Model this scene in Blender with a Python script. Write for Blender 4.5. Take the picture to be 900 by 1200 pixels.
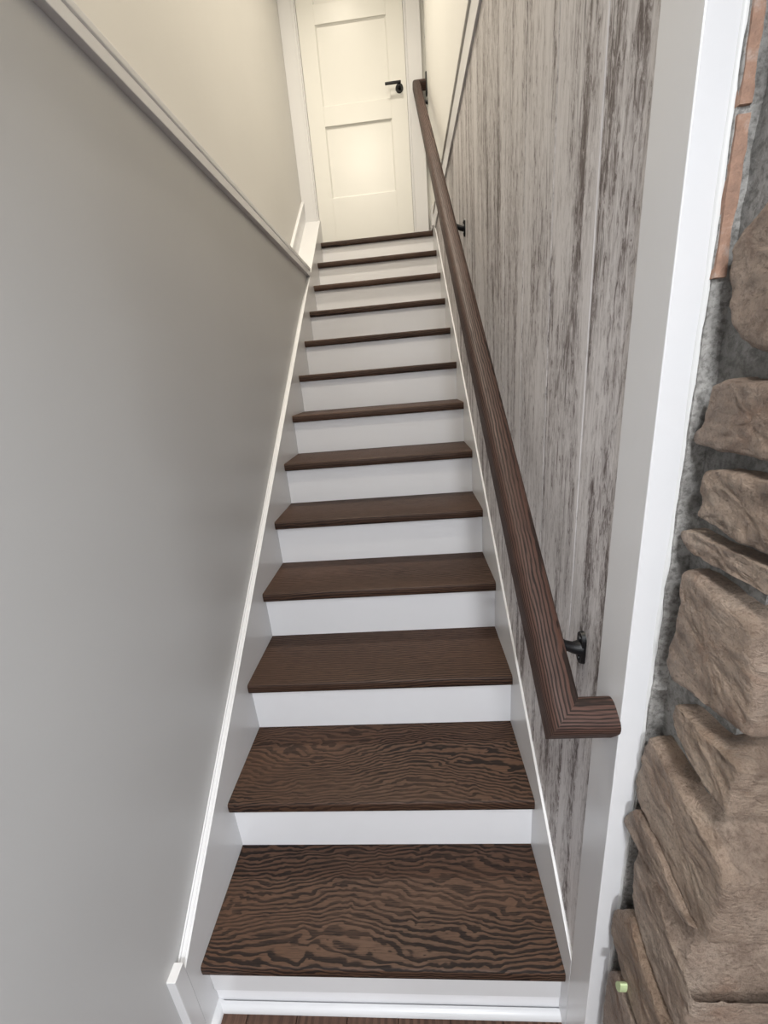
import bpy, bmesh, math, random
from mathutils import Vector, Matrix, noise

# ------------------------------------------------------------------ clearing
for o in list(bpy.data.objects):
    bpy.data.objects.remove(o, do_unlink=True)
S = bpy.context.scene
C = S.collection

# ------------------------------------------------------------------ camera
cam = bpy.data.objects.new('camera', bpy.data.cameras.new('camera'))
C.objects.link(cam)
cam.location = (0.571, -0.586, 1.473)
cam.rotation_euler = (math.radians(71.957), math.radians(4.763), math.radians(2.848))
cam.data.sensor_fit = 'VERTICAL'
cam.data.sensor_height = 36.0
cam.data.lens = 484.16 / 1200 * 36.0
cam.data.clip_start = 0.01
S.camera = cam

# ------------------------------------------------------------------ world, exposure
W = bpy.data.worlds.new('world'); S.world = W; W.use_nodes = True
W.node_tree.nodes['Background'].inputs[0].default_value = (1.0, 0.97, 0.93, 1)
W.node_tree.nodes['Background'].inputs[1].default_value = 0.05
S.view_settings.view_transform = 'Standard'
S.view_settings.look = 'None'
S.view_settings.gamma = 1
S.view_settings.use_curve_mapping = False
S.view_settings.exposure = 0.0

# ------------------------------------------------------------------ lights
def area(name, loc, target, size, power, color, shape='DISK', size_y=None, spread=180):
    l = bpy.data.lights.new(name, 'AREA'); l.shape = shape; l.size = size
    if size_y: l.size_y = size_y
    l.energy = power; l.color = color; l.spread = math.radians(spread)
    o = bpy.data.objects.new(name, l); C.objects.link(o); o.location = loc
    d = Vector(target) - Vector(loc)
    o.rotation_euler = d.to_track_quat('-Z', 'Y').to_euler()
    return o
COOL = (0.945, 0.97, 1.0)
WARM = (1.0, 0.91, 0.765)
area('basement_downlight', (0.62, -0.95, 2.23), (0.62, -0.95, 0), 0.18, 16, COOL)
area('basement_downlight.001', (2.3, -1.25, 2.23), (2.3, -1.25, 0), 0.30, 22, COOL)
area('basement_downlight.002', (0.66, -2.5, 2.23), (0.66, -2.5, 0), 0.30, 80, COOL)
area('landing_ceiling_light', (0.20, 1.80, 4.83), (0.20, 1.80, 0), 0.20, 26, WARM, spread=112)
area('stairwell_ceiling_light', (0.25, 0.25, 4.16), (0.25, 0.9, 2.0), 0.12, 23, WARM)

# ------------------------------------------------------------------ dimensions
H = 0.19; RUN = 0.24854; OV = 0.021; TH = 0.0330; WD = 0.840; N = 13
SL = H / RUN
SK = 0.305                     # skirt top line: z = SK + SL*y
YD = 3.08                      # door plane
ZL = N * H                     # landing level
ZC = 4.9

# ------------------------------------------------------------------ materials
def mat(name, color=(.8, .8, .8), rough=.5, spec=.5, metal=0.0):
    m = bpy.data.materials.new(name); m.use_nodes = True
    b = m.node_tree.nodes['Principled BSDF']
    b.inputs['Base Color'].default_value = (*color, 1)
    b.inputs['Roughness'].default_value = rough
    b.inputs['Specular IOR Level'].default_value = spec
    b.inputs['Metallic'].default_value = metal
    return m
class NT:
    def __init__(s, m): s.t = m.node_tree; s.b = s.t.nodes['Principled BSDF']
    def n(s, typ, **kw):
        x = s.t.nodes.new(typ)
        for k, v in kw.items(): setattr(x, k, v)
        return x
    def l(s, a, b): s.t.links.new(a, b)
    def coord(s, scale, rnd=0.0, kind='Object'):
        tc = s.n('ShaderNodeTexCoord'); mp = s.n('ShaderNodeMapping'); mp.inputs['Scale'].default_value = scale
        src = tc.outputs[kind]
        if rnd:
            oi = s.n('ShaderNodeObjectInfo'); mu = s.n('ShaderNodeMath', operation='MULTIPLY'); mu.inputs[1].default_value = rnd
            s.l(oi.outputs['Random'], mu.inputs[0])
            ad = s.n('ShaderNodeVectorMath', operation='ADD'); s.l(src, ad.inputs[0]); s.l(mu.outputs[0], ad.inputs[1]); src = ad.outputs[0]
        s.l(src, mp.inputs[0]); return mp.outputs[0]
    def noise(s, vec, scale=1, detail=4, rough=.5, dist=0.0):
        x = s.n('ShaderNodeTexNoise'); x.inputs['Scale'].default_value = scale; x.inputs['Detail'].default_value = detail
        x.inputs['Roughness'].default_value = rough; x.inputs['Distortion'].default_value = dist
        s.l(vec, x.inputs['Vector']); return x.outputs['Fac']
    def ramp(s, fac, stops, interp='LINEAR'):
        r = s.n('ShaderNodeValToRGB'); r.color_ramp.interpolation = interp; e = r.color_ramp.elements
        while len(e) < len(stops): e.new(.5)
        for i, (p, c) in enumerate(stops):
            e[i].position = p; e[i].color = (*c, 1) if len(c) == 3 else c
        s.l(fac, r.inputs[0]); return r.outputs[0]
    def math(s, op, a, b=None, clamp=False):
        x = s.n('ShaderNodeMath', operation=op, use_clamp=clamp)
        for i, v in enumerate((a, b)):
            if v is None: continue
            if isinstance(v, (int, float)): x.inputs[i].default_value = v
            else: s.l(v, x.inputs[i])
        return x.outputs[0]
    def mix(s, fac, a, b, blend='MIX'):
        x = s.n('ShaderNodeMix', data_type='RGBA', blend_type=blend)
        for i, v in ((0, fac), (6, a), (7, b)):
            if isinstance(v, (int, float)): x.inputs[i].default_value = v
            elif isinstance(v, tuple): x.inputs[i].default_value = (*v, 1)
            else: s.l(v, x.inputs[i])
        return x.outputs[2]
    def bump(s, h, strength=.3, dist=.002):
        x = s.n('ShaderNodeBump'); x.inputs['Strength'].default_value = strength; x.inputs['Distance'].default_value = dist
        s.l(h, x.inputs['Height']); s.l(x.outputs[0], s.b.inputs['Normal']); return x
    def base(s, c): s.l(c, s.b.inputs['Base Color'])

def paint(name, col, rough, bump=.05, scale=220, var=.03):
    m = mat(name, col, rough); t = NT(m)
    v = t.coord((1, 1, 1))
    f = t.noise(v, 2.2, 3)
    dark = tuple(c * (1 - var) for c in col); lite = tuple(min(1, c * (1 + var)) for c in col)
    t.base(t.ramp(f, [(.3, dark), (.7, lite)]))
    t.bump(t.noise(v, scale, 2), bump, .0006)
    return m
M_white = paint('white_trim_paint', (.675, .675, .685), .28, .03, 120, .01)
M_riser = paint('white_riser_paint', (.80, .80, .82), .33, .03, 90, .012)
M_door = paint('white_door_paint', (.73, .725, .69), .30, .03, 90, .01)
M_wall = paint('warm_grey_wall_paint', (.53, .53, .53), .42, .10, 330, .02)
M_wallu = paint('lighter_wall_grey', (.60, .585, .56), .40, .10, 330, .02)  # lighter and slightly yellower than the lower wall colour
M_wallw = paint('white_wall_paint', (.80, .79, .75), .5, .08, 330, .01)
M_ceil = paint('ceiling_paint', (.75, .75, .74), .8, .05, 200, .01)
M_caulk = paint('white_caulk', (.62, .62, .61), .45, .6, 60, .05)
M_black = mat('black_metal', (.006, .006, .007), .42, .3)

def oak(name, lite, dark, freq=34., warp=6.5, wob=1.0, nsx=1.5, nsy=6., rnd=17.3, rough=.36, dens=.45):
    """stained red oak, grain along local X, rings across local Y"""
    m = mat(name, lite, rough); t = NT(m)
    v = t.coord((nsx, nsy, nsy), rnd)
    vb = t.coord((1, 1, 1), 0)
    warpn = t.noise(v, 1.0, 1.5, .4, .2)
    wobn = t.noise(t.coord((13, 26, 26), rnd), 1.0, 2, .5, .6)
    fine = t.noise(t.coord((9, 160, 160), rnd), 1.0, 4, .7)
    sep = t.n('ShaderNodeSeparateXYZ'); t.l(vb, sep.inputs[0])
    lin = t.math('MULTIPLY', t.math('ADD', sep.outputs[1], sep.outputs[2]), freq)
    ph = t.math('ADD', t.math('ADD', lin, t.math('MULTIPLY', warpn, warp)), t.math('MULTIPLY', wobn, wob))
    ph = t.math('ADD', ph, t.math('MULTIPLY', fine, .55))
    fr = t.math('FRACT', ph)
    band = t.ramp(fr, [(0.0, (1, 1, 1)), (dens * .75, (.85,) * 3), (dens, (.08,) * 3), (.90, (.0,) * 3), (1.0, (1, 1, 1))])
    pores = t.noise(t.coord((22, 620, 620), rnd), 1.0, 2, .6)
    pr = t.ramp(pores, [(.38, (1, 1, 1)), (.50, (0, 0, 0))])
    tone = t.noise(t.coord((.9, 3.0, 3.0), rnd * 2.1), 1.0, 2)
    amp = t.ramp(t.noise(t.coord((1.2, 5, 5), rnd * 1.7), 1.0, 2), [(.32, (.35,) * 3), (.62, (1.0,) * 3)])
    f = t.math('ADD', t.math('MULTIPLY', band, amp), t.math('MULTIPLY', pr, .38), True)
    mid = tuple(l * .75 for l in lite)
    col0 = t.ramp(tone, [(.35, mid), (.68, lite)])
    t.base(t.mix(f, col0, dark))
    t.b.inputs['Specular IOR Level'].default_value = .28
    t.bump(t.math('SUBTRACT', 1.0, f), .25, .0007)
    t.l(t.ramp(f, [(0, (rough,) * 3), (1, (rough + .25,) * 3)]), t.b.inputs['Roughness'])
    return m
M_tread = oak('stained_oak_tread', (.080, .041, .025), (.011, .0054, .004), 105., 8., 1.2, 1.5, 6.0, 17.3, .46, .46)
M_tread_flame = oak('flame_grained_oak_tread', (.090, .045, .026), (.0085, .0042, .003), 82., 13., 3.0, 2.3, 5.0, 23.9, .46, .52)
M_rail = oak('stained_oak_rail', (.078, .040, .030), (.014, .0085, .007), 165., 10., 1.3, .75, 10., 9.1, .48, .42)
M_floor = oak('brown_floor_board', (.13, .072, .05), (.06, .032, .022), 50, 3, .5, 1, 5, 5.1, .4)

def barnwood():
    m = mat('whitewashed_barnwood', (.5, .48, .45), .55, .35); t = NT(m)
    r = 13.7
    streak = t.noise(t.coord((1, 30, 1.4), r), 1.0, 10, .68, .25)
    patch = t.noise(t.coord((1, 11, 1.3), r * 1.3), 1.0, 4, .6, .5)
    chip = t.noise(t.coord((1, 110, 30), r * .7), 1.0, 6, .78, .8)
    fine = t.noise(t.coord((1, 300, 7), r * .9), 1.0, 3, .6)
    crack = t.noise(t.coord((1, 22, .5), r * 2.2), 1.0, 3, .5)
    s1 = t.math('ADD', t.math('MULTIPLY', streak, .46), t.math('MULTIPLY', patch, .44))
    s2 = t.math('ADD', s1, t.math('MULTIPLY', chip, .62))
    c = t.ramp(s2, [(.635, (.10, .080, .077)), (.69, (.25, .222, .218)), (.735, (.47, .445, .445)), (.82, (.64, .615, .615))])
    c = t.mix(t.ramp(fine, [(.36, (.35,) * 3), (.48, (0,) * 3)]), c, (.29, .262, .255))
    ck = t.ramp(crack, [(.0, (0,) * 3), (.490, (0,) * 3), (.4965, (.85,) * 3), (.503, (0,) * 3), (1, (0,) * 3)])
    c = t.mix(t.math('MULTIPLY', ck, t.ramp(patch, [(.45, (1,) * 3), (.60, (0,) * 3)])), c, (.06, .05, .045))
    t.base(c)
    t.bump(t.math('ADD', s2, t.math('MULTIPLY', fine, .3)), .2, .001)
    return m
M_barn = barnwood()

def stone_mat():
    m = mat('tan_sandstone', (.33, .25, .2), .62, .35); t = NT(m)
    r = 7.7
    v = t.coord((1, 1, 1), r)
    big = t.noise(v, 8, 4, .6, .3)
    rust = t.noise(v, 12, 5, .6, .5)
    grit = t.noise(v, 260, 8, .80)
    rg = t.coord((75, 70, 110), r)
    rough = t.noise(rg, 1.0, 9, .70, .9)
    strata = t.noise(t.coord((30, 16, 150), r * 1.3), 1.0, 5, .6, .5)
    c = t.ramp(big, [(.34, (.42, .33, .27)), (.50, (.59, .475, .395)), (.66, (.70, .605, .52))])
    c = t.mix(t.ramp(rust, [(.56, (0,) * 3), (.70, (.5,) * 3)]), c, (.34, .18, .11))
    c = t.mix(t.ramp(grit, [(.38, (.5,) * 3), (.51, (0,) * 3)]), c, (.17, .125, .10))
    c = t.mix(t.ramp(rough, [(.34, (.5,) * 3), (.45, (0,) * 3)]), c, (.18, .13, .10))
    c = t.mix(t.ramp(rough, [(.55, (0,) * 3), (.70, (.6,) * 3)]), c, (.62, .54, .46))
    oi = t.n('ShaderNodeObjectInfo')
    c = t.mix(1.0, c, t.ramp(oi.outputs['Random'], [(0, (1.08, 1.02, .95)), (.25, (.66, .59, .55)), (.45, (1.05, 1.0, .95)), (.65, (.78, .72, .68)), (.85, (1.12, 1.06, .98)), (1, (.72, .63, .55))]), 'MULTIPLY')
    patch = t.noise(t.coord((1, 1, 1), 3.1), 22, 5, .65, .6)
    c = t.mix(t.ramp(patch, [(.52, (0,) * 3), (.66, (.5,) * 3)]), c, (.20, .135, .10))
    t.base(c)
    h = t.math('ADD', t.math('MULTIPLY', rough, 1.0), t.math('MULTIPLY', grit, .42))
    h = t.math('ADD', h, t.math('MULTIPLY', strata, .25))
    t.bump(h, 1.0, .018)
    t.l(t.ramp(big, [(.35, (.34,) * 3), (.65, (.60,) * 3)]), t.b.inputs['Roughness'])
    return m
M_stone = stone_mat()
def mortar_mat(name='rough_mortar', k=1.0):
    m = mat(name, (.22, .21, .19), .9, .2); t = NT(m)
    v = t.coord((1, 1, 1))
    g = t.noise(v, 120, 8, .7); b = t.noise(v, 16, 5, .6)
    c = t.ramp(b, [(.35, (.17 * k, .165 * k, .155 * k)), (.65, (.30 * k, .29 * k, .275 * k))])
    c = t.mix(t.ramp(g, [(.40, (.6,) * 3), (.54, (0,) * 3)]), c, (.09, .085, .078))
    c = t.mix(t.ramp(t.noise(v, 60, 6, .7), [(.64, (0,) * 3), (.70, (.6,) * 3)]), c, (.45, .44, .43))
    t.base(c); t.bump(g, .9, .004)
    return m
M_mortar = mortar_mat('rough_mortar', 1.25)
M_mortar_lit = mortar_mat('lit_mortar', 1.6)  # same mortar, brightened in colour where the fill beside the post is lit
def clay_mat():
    m = mat('orange_clay_brick', (.42, .20, .12), .85, .2); t = NT(m)
    v = t.coord((1, 1, 1))
    c = t.ramp(t.noise(v, 45, 6, .65), [(.3, (.26, .17, .13)), (.52, (.38, .235, .17)), (.75, (.50, .42, .37))])
    t.base(c); t.bump(t.noise(v, 160, 6, .7), .8, .003); return m
M_clay = clay_mat()
M_chip = mat('pale_green_paint', (.50, .60, .33), .5)
M_dark = mat('dark_gap', (.02, .02, .02), .9)

# ------------------------------------------------------------------ mesh helpers
def link(name, bm, m, parent=None, smooth=None, loc=None):
    me = bpy.data.meshes.new(name); bm.normal_update(); bm.to_mesh(me); bm.free()
    me.materials.append(m)
    o = bpy.data.objects.new(name, me); C.objects.link(o)
    if loc: o.location = loc
    if parent: o.parent = parent
    if smooth is not None:
        for p in me.polygons: p.use_smooth = True
        if smooth < 180:
            me.set_sharp_from_angle(angle=math.radians(smooth))
    return o
def box(bm, x0, x1, y0, y1, z0, z1, bev=0.0, seg=2):
    vs = [bm.verts.new((x, y, z)) for x in (x0, x1) for y in (y0, y1) for z in (z0, z1)]
    fs = [bm.faces.new([vs[i] for i in f]) for f in ((0, 1, 3, 2), (4, 6, 7, 5), (0, 4, 5, 1), (2, 3, 7, 6), (0, 2, 6, 4), (1, 5, 7, 3))]
    if bev:
        es = set(e for f in fs for e in f.edges)
        bmesh.ops.bevel(bm, geom=list(es), offset=bev, segments=seg, affect='EDGES', profile=.5)
    return bm
def bx(*a, **k): return box(bmesh.new(), *a, **k)
def prism(bm, pts, axis, a, b, bev=0.0, seg=2):
    """pts: 2D outline; axis 0 -> pts are (y,z) extruded in x; 1 -> (x,z) in y; 2 -> (x,y) in z"""
    def P(u, v, w): return {0: (w, u, v), 1: (u, w, v), 2: (u, v, w)}[axis]
    A = [bm.verts.new(P(u, v, a)) for u, v in pts]; B = [bm.verts.new(P(u, v, b)) for u, v in pts]
    n = len(pts); fs = [bm.faces.new(A), bm.faces.new(B[::-1])]
    for i in range(n): fs.append(bm.faces.new((A[i], B[i], B[(i + 1) % n], A[(i + 1) % n])))
    bmesh.ops.recalc_face_normals(bm, faces=fs)
    if bev:
        es = set(e for f in fs for e in f.edges)
        bmesh.ops.bevel(bm, geom=list(es), offset=bev, segments=seg, affect='EDGES', profile=.5)
    return bm
def cyl(bm, p0, p1, r0, r1=None, n=28, cap=True):
    r1 = r0 if r1 is None else r1
    p0 = Vector(p0); p1 = Vector(p1); d = (p1 - p0).normalized()
    q = d.to_track_quat('Z', 'Y')
    A = []; B = []
    for i in range(n):
        a = 2 * math.pi * i / n; v = q @ Vector((math.cos(a), math.sin(a), 0))
        A.append(bm.verts.new(p0 + v * r0)); B.append(bm.verts.new(p1 + v * r1))
    for i in range(n): bm.faces.new((A[i], A[(i + 1) % n], B[(i + 1) % n], B[i]))
    if cap: bm.faces.new(A[::-1]); bm.faces.new(B)
    return bm
def tube(bm, pts, rads, n=14):
    pts = [Vector(p) for p in pts]; rings = []
    for i, p in enumerate(pts):
        d = (pts[min(i + 1, len(pts) - 1)] - pts[max(i - 1, 0)]).normalized(); q = d.to_track_quat('Z', 'Y')
        r = rads[i] if isinstance(rads, (list, tuple)) else rads
        rings.append([bm.verts.new(p + q @ Vector((math.cos(2 * math.pi * k / n) * r, math.sin(2 * math.pi * k / n) * r, 0))) for k in range(n)])
    for a, b in zip(rings, rings[1:]):
        for k in range(n): bm.faces.new((a[k], a[(k + 1) % n], b[(k + 1) % n], b[k]))
    bm.faces.new(rings[0][::-1]); bm.faces.new(rings[-1])
    bmesh.ops.recalc_face_normals(bm, faces=bm.faces)
    return bm
def structure(o, label=None):
    o['kind'] = 'structure'
    if label: o['label'] = label
    return o
def thing(name, label, cat, loc=(0, 0, 0)):
    o = bpy.data.objects.new(name, None); C.objects.link(o); o.location = loc; o.empty_display_size = .1
    o['label'] = label; o['category'] = cat; return o
def empty_structure(name, label):
    o = bpy.data.objects.new(name, None); C.objects.link(o); o['kind'] = 'structure'; o['label'] = label; return o

# ------------------------------------------------------------------ setting: walls, floor, ceilings
yb = -3.6
structure(link('wall_left', bx(-.17, -.02, yb, YD + .05, 0, 2.135), M_wall), 'plain warm grey lower wall left of the staircase')
structure(link('wall_upper_left', bx(-.30, -.125, -.2, YD + .3, 2.135, ZC), M_wallu), 'grey painted wall above the left horizontal trim, set back')
bm = bx(-.30, -.012, YD + .02, YD + .14, 2.3, ZC)
box(bm, .712, 1.1, YD + .02, YD + .14, 2.3, ZC); box(bm, -.012, .712, YD + .02, YD + .14, 4.52, ZC)
structure(link('wall_back', bm, M_wallw), 'pale wall around the white door at the top of the stairs')

# right wall: whitewashed vertical boards, each a part
XS = WD + .006
wr = structure(link('wall_right', bx(XS + .009, XS + .05, -.036, YD + .02, 0, 2.45), M_dark), 'wall of whitewashed vertical boards right of the staircase')
ys = [-.0375, .095, .280, .470]
while ys[-1] < YD - .06: ys.append(ys[-1] + .19)
ys[-1] = YD + .015
for a, b in zip(ys, ys[1:]):
    lo = max(0, SL * a - .05)
    bm = prism(bmesh.new(), [(a + .0004, lo), (b - .0004, lo), (b - .0004, 2.438), (a + .0004, 2.438)], 0, XS, XS + .012, .0024, 1)
    link('plank', bm, M_barn, wr)
structure(link('wall_upper_right', bx(.832, .95, -.1, 2.85, 2.535, ZC, bev=.003), M_wallw), 'white wall above the vertical boards')
bm = bx(.842, .95, 2.85, YD + .02, 2.44, ZC)
structure(link('wall_upper_right.001', bm, M_wallw), 'narrow white wall strip between the handrail end and the door')

# header and ceilings
structure(link('wall_header', bx(-.3, 1.0, -.22, -.12, 2.25, ZC), M_ceil))
structure(link('ceiling', bx(-.3, 3.4, yb, -.12, 2.25, 2.33), M_ceil), 'basement ceiling')
structure(link('ceiling_upper', bx(-.3, 1.1, -.22, YD + .2, ZC, ZC + .05), M_ceil), 'ceiling over the stairwell')
structure(link('ceiling_upper.001', bx(-.3, 1.1, -.12, .62, 4.2, ZC), M_ceil), 'lower ceiling over the foot of the stairwell')
structure(link('wall_front', bx(-.2, 3.4, yb - .1, yb, 0, 2.3), M_ceil), 'far basement wall behind the viewer')
structure(link('wall_far_right', bx(3.3, 3.4, yb, -.1, 0, 2.3), M_ceil), 'side basement wall')

fl = structure(link('floor', bx(-.17, 3.4, yb, .0, -.06, -.014), M_dark), 'dark brown board floor at the foot of the stairs')
def floor_board(x0, x1, y0, y1):
    bm = bmesh.new(); box(bm, -(y1 - y0) / 2, (y1 - y0) / 2, -(x1 - x0) / 2, (x1 - x0) / 2, -.007, .007, .0012, 1)
    o = link('plank', bm, M_floor, fl); o.location = ((x0 + x1) / 2, (y0 + y1) / 2, -.007); o.rotation_euler = (0, 0, math.pi / 2)
x = -.045; k = 0
random.seed(4)
while x < 1.7:
    y = .0; first = True
    while y > -2.4:
        L = random.uniform(.5, .9) if first else .9
        floor_board(x + .0008, x + .1242, y - L + .0008, y); y -= L; first = False
    x += .125
structure(link('floor_landing', bx(0, WD, N * RUN - RUN + .02, YD + .05, ZL - .06, ZL - .002), M_dark), 'small landing in front of the white door')

# ------------------------------------------------------------------ staircase
st = thing('staircase', 'straight staircase of dark stained oak treads and white risers between two walls', 'staircase', (0, 0, 0))
def tread(i):
    y0 = -OV; y1 = RUN + .012 if i < N - 1 else 2.99 + .11 - i * RUN
    r = TH / 2
    prof = [(y1, -TH), (y1, 0)]
    n = 8
    # bull nose, flatter at the middle
    for k in range(n + 1):
        a = math.pi / 2 + math.pi * k / n
        prof.append((y0 + .008 - .008 * abs(math.cos(a)) ** .7, -r + r * math.copysign(abs(math.sin(a)) ** .55, math.sin(a))))
    bm = bmesh.new()
    prism(bm, prof, 0, -WD / 2 + .0005, WD / 2 - .0005)
    o = link('tread', bm, M_tread_flame if i < 2 else M_tread, st, smooth=35)
    o.location = (WD / 2, i * RUN, (i + 1) * H)
    return o
for i in range(N): tread(i)
for i in range(N):
    z0 = i * H - (-.050 if i == 0 else .001); z1 = (i + 1) * H - TH
    link('riser', bx(0.0004, WD - .0004, i * RUN, i * RUN + .016, z0, z1), M_riser, st)
# first riser: facing band under the nosing, plain face below, quarter round at the floor
link('nosing_band', bx(0.0006, WD - .0006, -.004, 0.0, .062, H - TH, bev=.0012), M_white, st)
# kick board leaning back towards the floor
link('kick_board', prism(bmesh.new(), [(.0012, .066), (.0, .0), (.028, .0), (.016, .066)], 0, .0004, WD - .0004), M_riser, st)
def quarter(bm, pts_axis, a, b, cx, cz, r, axis):
    pr = [(cx, cz)]
    for k in range(9):
        t = math.pi / 2 * k / 8
        pr.append((cx + pts_axis * r * math.cos(t), cz + r * math.sin(t)))
    return prism(bm, pr, axis, a, b)
link('quarter_round', quarter(bmesh.new(), -1, .0, WD, -.003, 0.0, .0165, 0), M_white, st, smooth=40)
# skirt boards
def skirt(x0, x1, y0, y1, drop=.40):
    pts = [(y0, 0.0), (y0, SK + SL * y0), (y1, SK + SL * y1), (y1, SK + SL * y1 - drop), (y0 + .35, 0.0)]
    return prism(bmesh.new(), pts, 0, x0, x1)
link('skirt_board', skirt(-.0195, 0.0, -.054, 3.05), M_white, st)
def bead(x0, x1, y0, y1, h, bev):
    bm = bmesh.new()
    pts = [(y0, SK + SL * y0 - .002), (y0, SK + SL * y0 + h), (y1, SK + SL * y1 + h), (y1, SK + SL * y1 - .002)]
    return prism(bm, pts, 0, x0, x1, bev, 2)
link('skirt_molding', bead(-.0198, -.0150, -.054, 2.42, .006, .0014), M_white, st, smooth=40)
link('skirt_molding', bead(-.0085, -.0055, -.054, 2.42, .0022, .0008), M_white, st, smooth=40)
link('skirt_board', skirt(WD - .0005, WD + .0057, -.0376, 3.04), M_white, st)

# ------------------------------------------------------------------ left trims
structure(link('trim_1', bx(-.0215, 0.0, -.088, -.0542, 0, .286, bev=.0012), M_white), 'white block ending the left skirt board at the floor')
structure(link('trim_2', quarter(bmesh.new(), 1, -.9, -.0, 0.0, 0.0, .018, 1), M_white, smooth=40), 'white quarter round along the left wall at the floor')
bm = bx(-.021, -.0, -.12, 2.42, 2.130, 2.160, bev=.0015)
t3 = structure(link('trim_3', bm, M_white), 'white horizontal trim running along the left wall')
link('fillet', bx(-.06, -.010, -.12, 2.44, 2.155, 2.175), M_white, t3)
link('cap_strip', bx(-.13, -.003, -.12, 2.452, 2.172, 2.190, bev=.002), M_white, t3)
# wedge: sloped wide cap above the trim's end
ya, ybb = 2.40, 3.055
pts = [(ya, SK + SL * ya - .3), (ya, SK + SL * ya + .0005), (ybb, SK + SL * ybb + .0005), (YD + .02, SK + SL * ybb + .0005), (YD + .02, SK + SL * ya - .3)]
structure(link('trim_4', prism(bmesh.new(), pts, 0, -.127, -.0002, .001, 1), M_white), 'wide white sloped cap rising past the end of the left trim')
def band(x0, x1, y0, y1, a, b, bev=0):
    return prism(bmesh.new(), [(y0, SK + SL * y0 + a), (y0, SK + SL * y0 + b), (y1, SK + SL * y1 + b), (y1, SK + SL * y1 + a)], 0, x0, x1, bev)
t5 = structure(link('trim_5', band(-.128, -.112, 2.3, 3.05, -.02, .115), M_white), 'sloped white skirting on the set-back upper left wall')
link('skirt_molding', band(-.128, -.106, 2.3, 3.05, .112, .135, .004), M_white, t5)

# ------------------------------------------------------------------ right trims
t6 = structure(link('trim_6', bx(.8385, .87, -.09, YD, 2.438, 2.527, bev=.0012), M_white), 'white horizontal trim along the top of the vertical boards')
link('fillet', bx(.8455, .87, -.09, YD, 2.52, 2.54), M_white, t6)
# jamb post: face in the stair wall plane, edge towards the room
bm = bx(WD, .8725, -.112, -.0378, 0, 2.25, bev=.0012)
t7 = structure(link('trim_7', bm, M_white), 'white post between the vertical boards and the stone wall')
# irregular caulk bead between post and masonry
bm = bmesh.new(); rings = []
nz = 150
for i in range(nz + 1):
    z = 2.25 * i / nz
    r = .0042 + .0016 * noise.noise((0.3, 1.1, z * 9)) + (.002 * noise.noise((4.3, 2, z * 42)) if z < 1.4 else .0006)
    cx = .8745 + .0012 * noise.noise((z * 7, 5, 1)); cy = -.110
    rings.append([bm.verts.new((cx + 1.1 * r * math.cos(a), cy + .9 * r * math.sin(a), z)) for a in [2 * math.pi * k / 10 for k in range(10)]])
for a, b in zip(rings, rings[1:]):
    for k in range(10): bm.faces.new((a[k], a[(k + 1) % 10], b[(k + 1) % 10], b[k]))
link('caulk_bead', bm, M_caulk, t7, smooth=180)

# ------------------------------------------------------------------ door at the top
d = structure(link('door_1', bx(-.008, .706, YD + .022, YD + .04, ZL + .006, 4.50), M_door), 'white shaker panel door at the top of the stairs')
PX = (.108, .590); PZ = ((2.78, 3.215), (3.33, 3.775), (3.88, 4.33))
zz = [ZL + .006] + [v for p in PZ for v in p] + [4.50]
link('stile', bx(-.008, PX[0], YD, YD + .024, zz[0], zz[-1], bev=.0015), M_door, d)
link('stile', bx(PX[1], .706, YD, YD + .024, zz[0], zz[-1], bev=.0015), M_door, d)
for a, b in zip(zz[0::2], zz[1::2]):
    link('door_rail', bx(PX[0], PX[1], YD + .0002, YD + .024, a, b, bev=.0015), M_door, d)
for a, b in PZ:   # recessed panel with a small sloping sticking
    bm = bmesh.new()
    o_ = [(PX[0], a), (PX[1], a), (PX[1], b), (PX[0], b)]; i_ = [(PX[0] + .009, a + .009), (PX[1] - .009, a + .009), (PX[1] - .009, b - .009), (PX[0] + .009, b - .009)]
    O = [bm.verts.new((x, YD + .006, z)) for x, z in o_]; I = [bm.verts.new((x, YD + .013, z)) for x, z in i_]; B = [bm.verts.new((x, YD + .022, z)) for x, z in o_]
    bm.faces.new(I)
    for k in range(4):
        bm.faces.new((O[k], O[(k + 1) % 4], I[(k + 1) % 4], I[k])); bm.faces.new((B[k], B[(k + 1) % 4], O[(k + 1) % 4], O[k]))
    bm.faces.new(B[::-1]); bmesh.ops.recalc_face_normals(bm, faces=bm.faces)
    link('panel', bm, M_door, d)
hx, hz = .655, 3.375
bm = cyl(bmesh.new(), (hx, YD, hz), (hx, YD - .008, hz), .027, .026, 40)
cyl(bm, (hx, YD - .006, hz), (hx, YD - .045, hz + .004), .010, .010, 20)
ro = link('handle', bm, M_black, d, smooth=40)
ro['label'] = 'black lever door handle'
link('lever', bx(hx - .098, hx + .012, YD - .052, YD - .040, hz + .004, hz + .020, bev=.004), M_black, ro, smooth=60)
# casing
t8 = structure(link('trim_8', bx(-.1252, -.022, YD - .028, YD + .02, 2.58, 4.6, bev=.003), M_white), 'white casing left of the top door')
link('casing_bead', bx(-.034, -.018, YD - .034, YD + .01, 2.58, 4.6, bev=.003), M_white, t8)
link('door_stop', bx(-.020, -.0095, YD - .012, YD + .03, ZL - .01, 4.52, bev=.001), M_white, t8)
t9 = structure(link('trim_9', bx(.722, .818, YD - .026, YD + .02, ZL - .01, 4.6, bev=.003), M_white), 'white casing right of the top door')
link('door_stop', bx(.7075, .7215, YD - .010, YD + .03, ZL - .01, 4.52, bev=.001), M_white, t9)
structure(link('trim_10', bx(-.118, .818, YD - .026, YD + .02, 4.52, 4.62, bev=.003), M_white), 'white casing above the top door')
structure(link('trim_11', bx(.830, .8415, 2.86, YD, ZL, 2.60, bev=.002), M_white), 'short white base block at the right of the landing')
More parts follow.
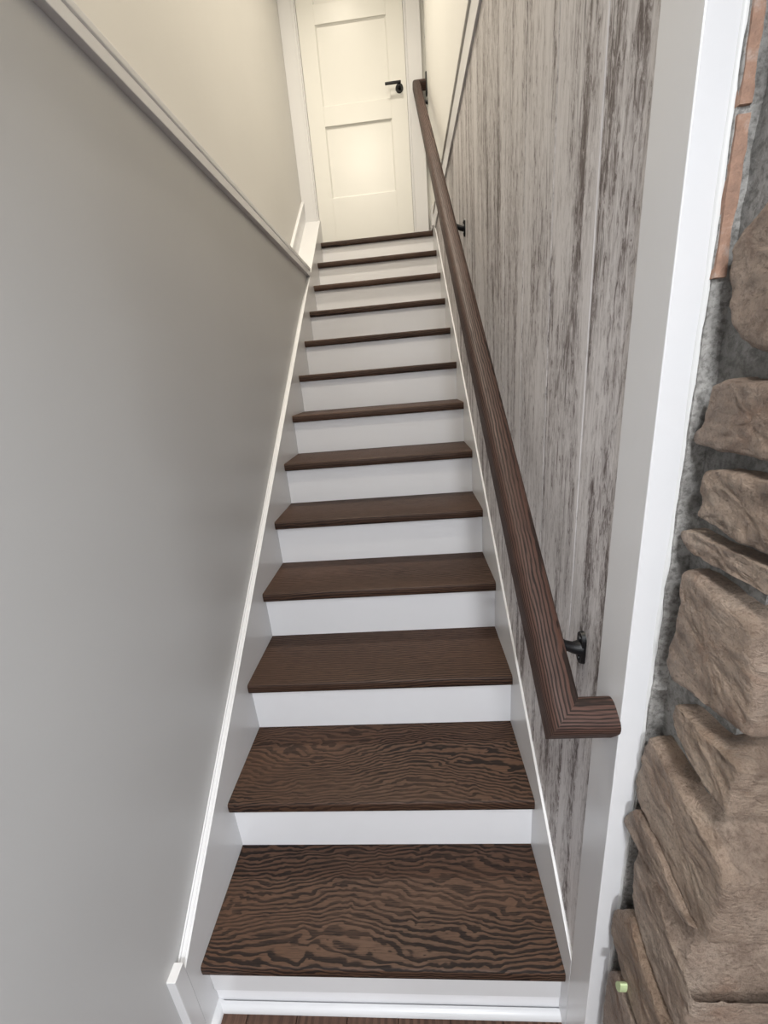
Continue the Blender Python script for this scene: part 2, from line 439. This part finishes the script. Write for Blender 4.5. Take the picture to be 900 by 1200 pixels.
link('latch_plate', bx(.839, .8425, 3.02, 3.045, 3.60, 3.68, bev=.0008), M_caulk, t9)

# ------------------------------------------------------------------ handrail
ang = math.atan(SL)
U = Vector((0, math.cos(ang), math.sin(ang))); NV = Vector((0, -math.sin(ang), math.cos(ang)))
hr = thing('handrail', 'dark stained oak handrail on black brackets along the board wall, mitred back at both ends', 'handrail', (.77, -.09, .935))
XL, XR = .7455, .7975; T = .0540
B0 = Vector((0, -.091, .936))        # lower front bottom corner (y,z)
def profile(n=22):
    """section: a = across from the stair side, h = up the normal; flat sides, broad domed top"""
    Wd = XR - XL; hs = T * .50
    pts = [(0, .003), (.003, 0), (Wd - .003, 0), (Wd, .003)]
    for k in range(n + 1):
        a = math.pi * k / n; c_ = math.cos(a); s_ = math.sin(a)
        pts.append((Wd / 2 + Wd / 2 * math.copysign(abs(c_) ** (2 / 2.9), c_), hs + (T - hs) * abs(s_) ** (2 / 2.9)))
    return pts
PR = profile(); WdR = XR - XL
def sweep(name, start, end, parent, mat_, axis_x, across, up, label=None):
    """mesh in local frame (x along the grain); start/end are functions giving the along-coordinate for a section point"""
    bm = bmesh.new()
    A = [bm.verts.new((start(a), a, h)) for a, h in PR]; Bv = [bm.verts.new((end(a), a, h)) for a, h in PR]
    n = len(PR); bm.faces.new(A); bm.faces.new(Bv[::-1])
    for i in range(n): bm.faces.new((A[i], Bv[i], Bv[(i + 1) % n], A[(i + 1) % n]))
    bmesh.ops.recalc_face_normals(bm, faces=bm.faces)
    o = link(name, bm, mat_, None, smooth=40)
    return o
Ltot = (3.055 - B0.y) / math.cos(ang)
def place(o, origin, ex, ey, ez):
    m = Matrix((ex, ey, ez)).transposed().to_4x4(); m.translation = origin
    o.matrix_world = m; o.parent = hr; o.matrix_parent_inverse = Matrix.Translation(hr.location).inverted()
# main rail: along U, across +x, up NV; section a=0 at XL. mitre: at a the rail starts at u=a (45 degrees)
o = sweep('rail', lambda a: a, lambda a: Ltot - a, hr, M_rail, None, None, None)
place(o, Vector((XL, B0.y, B0.z)), U, Vector((1, 0, 0)), NV)
# the frame (U, x, NV) is left-handed; flip normals once
for nm in (o,):
    nm.data.flip_normals()
# returns: along +x; across = U
o = sweep('lower_return', lambda a: a, lambda a: WD - XL + (.0005), hr, M_rail, None, None, None)
place(o, Vector((XL, B0.y, B0.z)), Vector((1, 0, 0)), U, NV)
o = sweep('upper_return', lambda a: a, lambda a: .842 - XL - .006, hr, M_rail, None, None, None)
top0 = Vector((XL, B0.y, B0.z)) + U * Ltot
place(o, top0, Vector((1, 0, 0)), -U, NV); o.data.flip_normals()
# oval plate at the upper return
bm = bmesh.new()
cy, cz = (top0 - U * .026 + NV * .027).y, (top0 - U * .026 + NV * .027).z
A = []; Bv = []
for k in range(36):
    a = 2 * math.pi * k / 36; sx = .030 * math.cos(a); sz = .026 * math.sin(a) + (.040 if math.sin(a) > 0 else -.040)
    A.append(bm.verts.new((.842, cy + sx, cz + sz))); Bv.append(bm.verts.new((.833, cy + sx * .9, cz + sz * .97)))
bm.faces.new(A); bm.faces.new(Bv[::-1])
for k in range(36): bm.faces.new((A[k], Bv[k], Bv[(k + 1) % 36], A[(k + 1) % 36]))
bmesh.ops.recalc_face_normals(bm, faces=bm.faces)
po = link('rosette', bm, M_black, None, smooth=40); po['label'] = 'black oval wall plate'
po.parent = hr; po.matrix_parent_inverse = Matrix.Translation(hr.location).inverted()
def bracket(y, xw):
    zb = B0.z + SL * (y - B0.y)         # rail underside at y
    zc = zb - .030
    bm = bmesh.new()
    # wall plate: rounded upright plate
    A = []; Bv = []
    for k in range(28):
        a = 2 * math.pi * k / 28; sy = .0135 * math.cos(a); sz = .0135 * math.sin(a) + (.018 if math.sin(a) > 0 else -.018)
        A.append(bm.verts.new((xw, y + sy, zc + sz))); Bv.append(bm.verts.new((xw - .006, y + sy * .85, zc + sz * .95)))
    bm.faces.new(A); bm.faces.new(Bv[::-1])
    for k in range(28): bm.faces.new((A[k], Bv[k], Bv[(k + 1) % 28], A[(k + 1) % 28]))
    bmesh.ops.recalc_face_normals(bm, faces=bm.faces)
    xc = (XL + XR) / 2
    b = link('bracket', bm, M_black, None, smooth=40); b['label'] = 'black metal wall bracket'
    b.parent = hr; b.matrix_parent_inverse = Matrix.Translation(hr.location).inverted()
    ar = tube(bmesh.new(), [(xw - .004, y, zc), (xw - .018, y, zc + .001), (xw - .034, y, zc + .008), (xw - .050, y + .004, zc + .020), (xc, y + .008, zb + .003)], [.014, .010, .0085, .0085, .010])
    link('arm', ar, M_black, b, smooth=50)
    sd = bmesh.new(); box(sd, -.028, .028, -.011, .011, -.003, 0, .001, 1)
    s = link('saddle', sd, M_black, None)
    m = Matrix((U, Vector((-1, 0, 0)), NV)).transposed().to_4x4(); m.translation = Vector((xc, y + .012, zb + SL * .012)); s.matrix_world = m; s.parent = b
    for dz in (.019, -.020):
        link('screw', cyl(bmesh.new(), (xw - .0055, y, zc + dz), (xw - .008, y, zc + dz), .004, .0035, 12), M_black, b, smooth=40)
bracket(.035, XS); bracket(1.36, XS); bracket(2.89, .842)

# ------------------------------------------------------------------ stone wall beside the stair opening
def rough_block(x0, x1, y0, y1, z0, z1, step, amp, seed, m, name, parent):
    bm = bmesh.new(); box(bm, x0, x1, y0, y1, z0, z1)
    for ax, (a, b) in enumerate(((x0, x1), (y0, y1), (z0, z1))):
        n = int((b - a) / step)
        for k in range(1, n):
            co = [0, 0, 0]; co[ax] = a + (b - a) * k / n; no = [0, 0, 0]; no[ax] = 1
            g = bm.verts[:] + bm.edges[:] + bm.faces[:]
            bmesh.ops.bisect_plane(bm, geom=g, plane_co=co, plane_no=no)
    bm.normal_update()
    for v in bm.verts:
        p = v.co
        f = noise.fractal(Vector((p.x * 18 + seed, p.y * 18, p.z * 18)), 1.0, 2.0, 4) * amp + noise.noise(Vector((p.x * 90, p.y * 90, p.z * 90 + seed))) * amp * .35
        v.co = p + v.normal * f
    return link(name, bm, m, parent, smooth=60)
sw = rough_block(.895, 1.62, -.226, -.045, 0, 2.25, .016, .0040, 3.1, M_mortar, 'wall_stone', None)
structure(sw, 'rough tan stone corner right of the white post')
rough_block(.8745, .905, -.1165, -.05, 0, 2.25, .009, .0028, 5.5, M_mortar_lit, 'mortar_fill', sw)
rough_block(.8745, .8850, -.1198, -.075, 1.538, 1.665, .0035, .0020, 6.1, M_clay, 'brick', sw)
rough_block(.8745, .8850, -.1198, -.075, 1.672, 1.93, .0035, .0020, 8.7, M_clay, 'brick', sw)
rough_block(.8745, .8850, -.1198, -.075, 1.94, 2.24, .008, .0020, 9.9, M_clay, 'brick', sw)

def stone(poly, X, L, seed, axis=0, drop=.006, yf=None):
    """poly (u,z) outline of the exposed face at plane X; extruded L behind it, worn edges, chipped relief"""
    pts = [Vector((a, b)) for a, b in poly]
    area_ = sum(pts[i].x * pts[(i + 1) % len(pts)].y - pts[(i + 1) % len(pts)].x * pts[i].y for i in range(len(pts)))
    if area_ < 0: pts.reverse()
    seglen = [(pts[(i + 1) % len(pts)] - pts[i]).length for i in range(len(pts))]; tot = sum(seglen)
    fine = axis == 0
    n = max(40, min(110 if fine else 60, int(tot / (.0046 if fine else .012)))); out = []
    for k in range(n):
        s = tot * k / n; i = 0
        while s > seglen[i]: s -= seglen[i]; i += 1
        out.append(pts[i].lerp(pts[(i + 1) % len(pts)], s / seglen[i]))
    for _ in range(1): out = [(out[i - 1] + out[i] * 3 + out[(i + 1) % n]) / 5 for i in range(n)]
    c = sum(out, Vector((0, 0))) / n
    zmax = max(p.y for p in out)
    scs = [.12, .24, .36, .47, .58, .68, .77, .85, .92] if fine else [.3, .6, .85]
    rings = [(.0, sc) for sc in scs] + [(.0008, .962), (.0035, .992)]
    bm = bmesh.new()
    def P(d, u, z):
        if drop:
            up = max(0.0, (z - c.y) / (zmax - c.y)) ** 1.5
            near = max(0.0, 1 - d / .030)
            if axis == 0: near = max(near * min(1, max(.15, (-.13 - u) / .11)), max(0.0, 1 - (u + .262) / .03))
            z = z - drop * up * near
        return (X + d, u, z) if axis == 0 else (u, X + d, z)
    R_ = []
    for dd, sc in rings:
        R_.append([bm.verts.new(P(dd, *(c + (p - c) * sc))) for p in out])
    step = .0055 if fine else .014
    nl = max(3, int(L / step))
    for k in range(nl + 1):
        R_.append([bm.verts.new(P(.0075 + (L - .0075) * k / nl, *p)) for p in out])
    cv = bm.verts.new(P(0, *c))
    for k in range(n): bm.faces.new((cv, R_[0][k], R_[0][(k + 1) % n]))
    for a, b in zip(R_, R_[1:]):
        for k in range(n): bm.faces.new((a[k], b[k], b[(k + 1) % n], a[(k + 1) % n]))
    bm.faces.new(R_[-1])
    bmesh.ops.recalc_face_normals(bm, faces=bm.faces)
    bm.normal_update()
    tilt = .35 * math.sin(seed * 3.3)
    for v in bm.verts:
        p = v.co.copy(); zt = p.z + tilt * p.y
        f = noise.fractal(Vector((p.x * 20 + seed * 5, p.y * 20 + seed, zt * 30)), .9, 2.1, 4) * .0011
        # chipped ledges: terraces running along the bedding
        g = noise.noise(Vector((p.x * 50 + seed, p.y * 48, zt * 70))) * 2.6
        f += (math.floor(g) + min(1, (g - math.floor(g)) * 2.2)) * .0006
        f += abs(noise.noise(Vector((p.x * 105 + seed, p.y * 100, zt * 115)))) * .0024 - .0008
        v.co = p + v.normal * f
    return link('stone', bm, M_stone, sw, smooth=38)

ST = {
 'A': (.878, [(-.262, 1.615), (-.20, 1.605), (-.167, 1.588), (-.143, 1.575), (-.131, 1.558), (-.131, 1.540), (-.136, 1.516), (-.149, 1.488), (-.168, 1.472), (-.196, 1.464), (-.258, 1.468)]),
 'B': (.874, [(-.258, 1.440), (-.207, 1.443), (-.156, 1.445), (-.137, 1.438), (-.134, 1.419), (-.132, 1.398), (-.119, 1.388), (-.122, 1.377), (-.153, 1.376), (-.223, 1.377), (-.262, 1.378)]),
 'D': (.874, [(-.260, 1.366), (-.226, 1.366), (-.17, 1.360), (-.146, 1.354), (-.143, 1.336), (-.147, 1.318), (-.143, 1.301), (-.167, 1.302), (-.194, 1.297), (-.262, 1.297)]),
 'C': (.875, [(-.262, 1.294), (-.241, 1.292), (-.176, 1.284), (-.132, 1.283), (-.119, 1.275), (-.125, 1.266), (-.14, 1.259), (-.186, 1.260), (-.262, 1.264)]),
 'E': (.870, [(-.247, 1.236), (-.23, 1.242), (-.195, 1.242), (-.16, 1.243), (-.140, 1.237), (-.140, 1.222), (-.146, 1.195), (-.143, 1.155), (-.140, 1.114), (-.139, 1.098), (-.150, 1.090), (-.184, 1.103), (-.217, 1.108), (-.243, 1.115), (-.270, 1.124), (-.262, 1.18)]),
 'F': (.870, [(-.260, 1.104), (-.244, 1.097), (-.225, 1.084), (-.208, 1.076), (-.166, 1.072), (-.163, 1.048), (-.173, 1.034), (-.206, 1.019), (-.232, 1.014), (-.258, 1.014)]),
 'G': (.868, [(-.268, .990), (-.252, .990), (-.222, .986), (-.178, .980), (-.133, .986), (-.123, .957), (-.116, .891), (-.118, .858), (-.144, .854), (-.186, .850), (-.210, .843), (-.242, .829), (-.268, .838), (-.272, .912)]),
 'H': (.861, [(-.266, .838), (-.249, .832), (-.194, .850), (-.163, .853), (-.135, .852), (-.119, .823), (-.110, .790), (-.131, .796), (-.167, .796), (-.214, .811), (-.253, .822)]),
 'I': (.868, [(-.262, .811), (-.232, .803), (-.20, .799), (-.167, .790), (-.142, .786), (-.137, .746), (-.145, .68), (-.154, .661), (-.187, .641), (-.219, .628), (-.258, .632)]),
 'J': (.860, [(-.257, .622), (-.23, .620), (-.188, .642), (-.164, .660), (-.142, .642), (-.117, .592), (-.116, .546), (-.128, .531), (-.152, .515), (-.194, .505), (-.257, .500)]),
 'K': (.860, [(-.257, .478), (-.205, .483), (-.178, .486), (-.150, .492), (-.128, .450), (-.124, .400), (-.127, .358), (-.129, .290), (-.150, .265), (-.258, .300)]),
 'L': (.862, [(-.258, .285), (-.19, .250), (-.130, .245), (-.124, .15), (-.135, .115), (-.26, .125)]),
 'M': (.866, [(-.258, .110), (-.130, .100), (-.122, .05), (-.126, .004), (-.258, .004)]),
 'O': (.880, [(-.262, 1.84), (-.18, 1.83), (-.160, 1.76), (-.170, 1.69), (-.262, 1.665)]),
 'P': (.880, [(-.262, 2.02), (-.19, 2.03), (-.150, 1.96), (-.155, 1.89), (-.262, 1.87)]),
 'Q': (.880, [(-.262, 2.23), (-.16, 2.23), (-.145, 2.14), (-.160, 2.07), (-.262, 2.055)]),
}
FRONT = {'F': .006, 'G': .012, 'I': .020, 'J': .030, 'K': .022, 'B': .008, 'D': .004}   # how far each stone's front stands proud
for i, (k, (X, poly)) in enumerate(ST.items()):
    poly = [(u - FRONT.get(k, 0) * min(1, max(0, (-u - .21) / .035)), z) for u, z in poly]
    stone(poly, X, .21 + .05 * ((i * 37) % 5) / 4, 1.7 * i + .3, 0, {'I': .075, 'F': .022, 'G': .028, 'J': .02, 'E': .012, 'H': .0}.get(k, .006))
random.seed(11)
z = .0
while z < 2.2:
    h = random.uniform(.09, .17); h = min(h, 2.235 - z)
    x = 1.16 + random.uniform(-.0, .03)
    while x < 1.58:
        w_ = min(random.uniform(.17, .30), 1.62 - x)
        if w_ < .06: break
        pl = [(x, z + .004), (x + w_ * .5, z + random.uniform(0, .008)), (x + w_, z + .004), (x + w_ + random.uniform(-.01, 0), z + h * .5), (x + w_ - .006, z + h), (x + w_ * .45, z + h - random.uniform(0, .012)), (x + .004, z + h - .004), (x + random.uniform(0, .01), z + h * .5)]
        stone(pl, -.262 - random.uniform(0, .012), .06, x * 3 + z * 7, axis=1)
        x += w_ + .018
    z += h + .02
# a pale green paint chip stuck to a low stone
bm = bmesh.new(); pc = []
for k in range(14):
    a = 2 * math.pi * k / 14; r = .0135 * math.cos(a); s = .0035 * math.sin(a) * (1 - .3 * math.cos(a))
    pc.append((-.176 + s * 1.6 - r * .25, .514 + r * 1.1))
prism(bm, pc, 0, .8490, .8600)
link('paint_chip', bm, M_chip, sw)
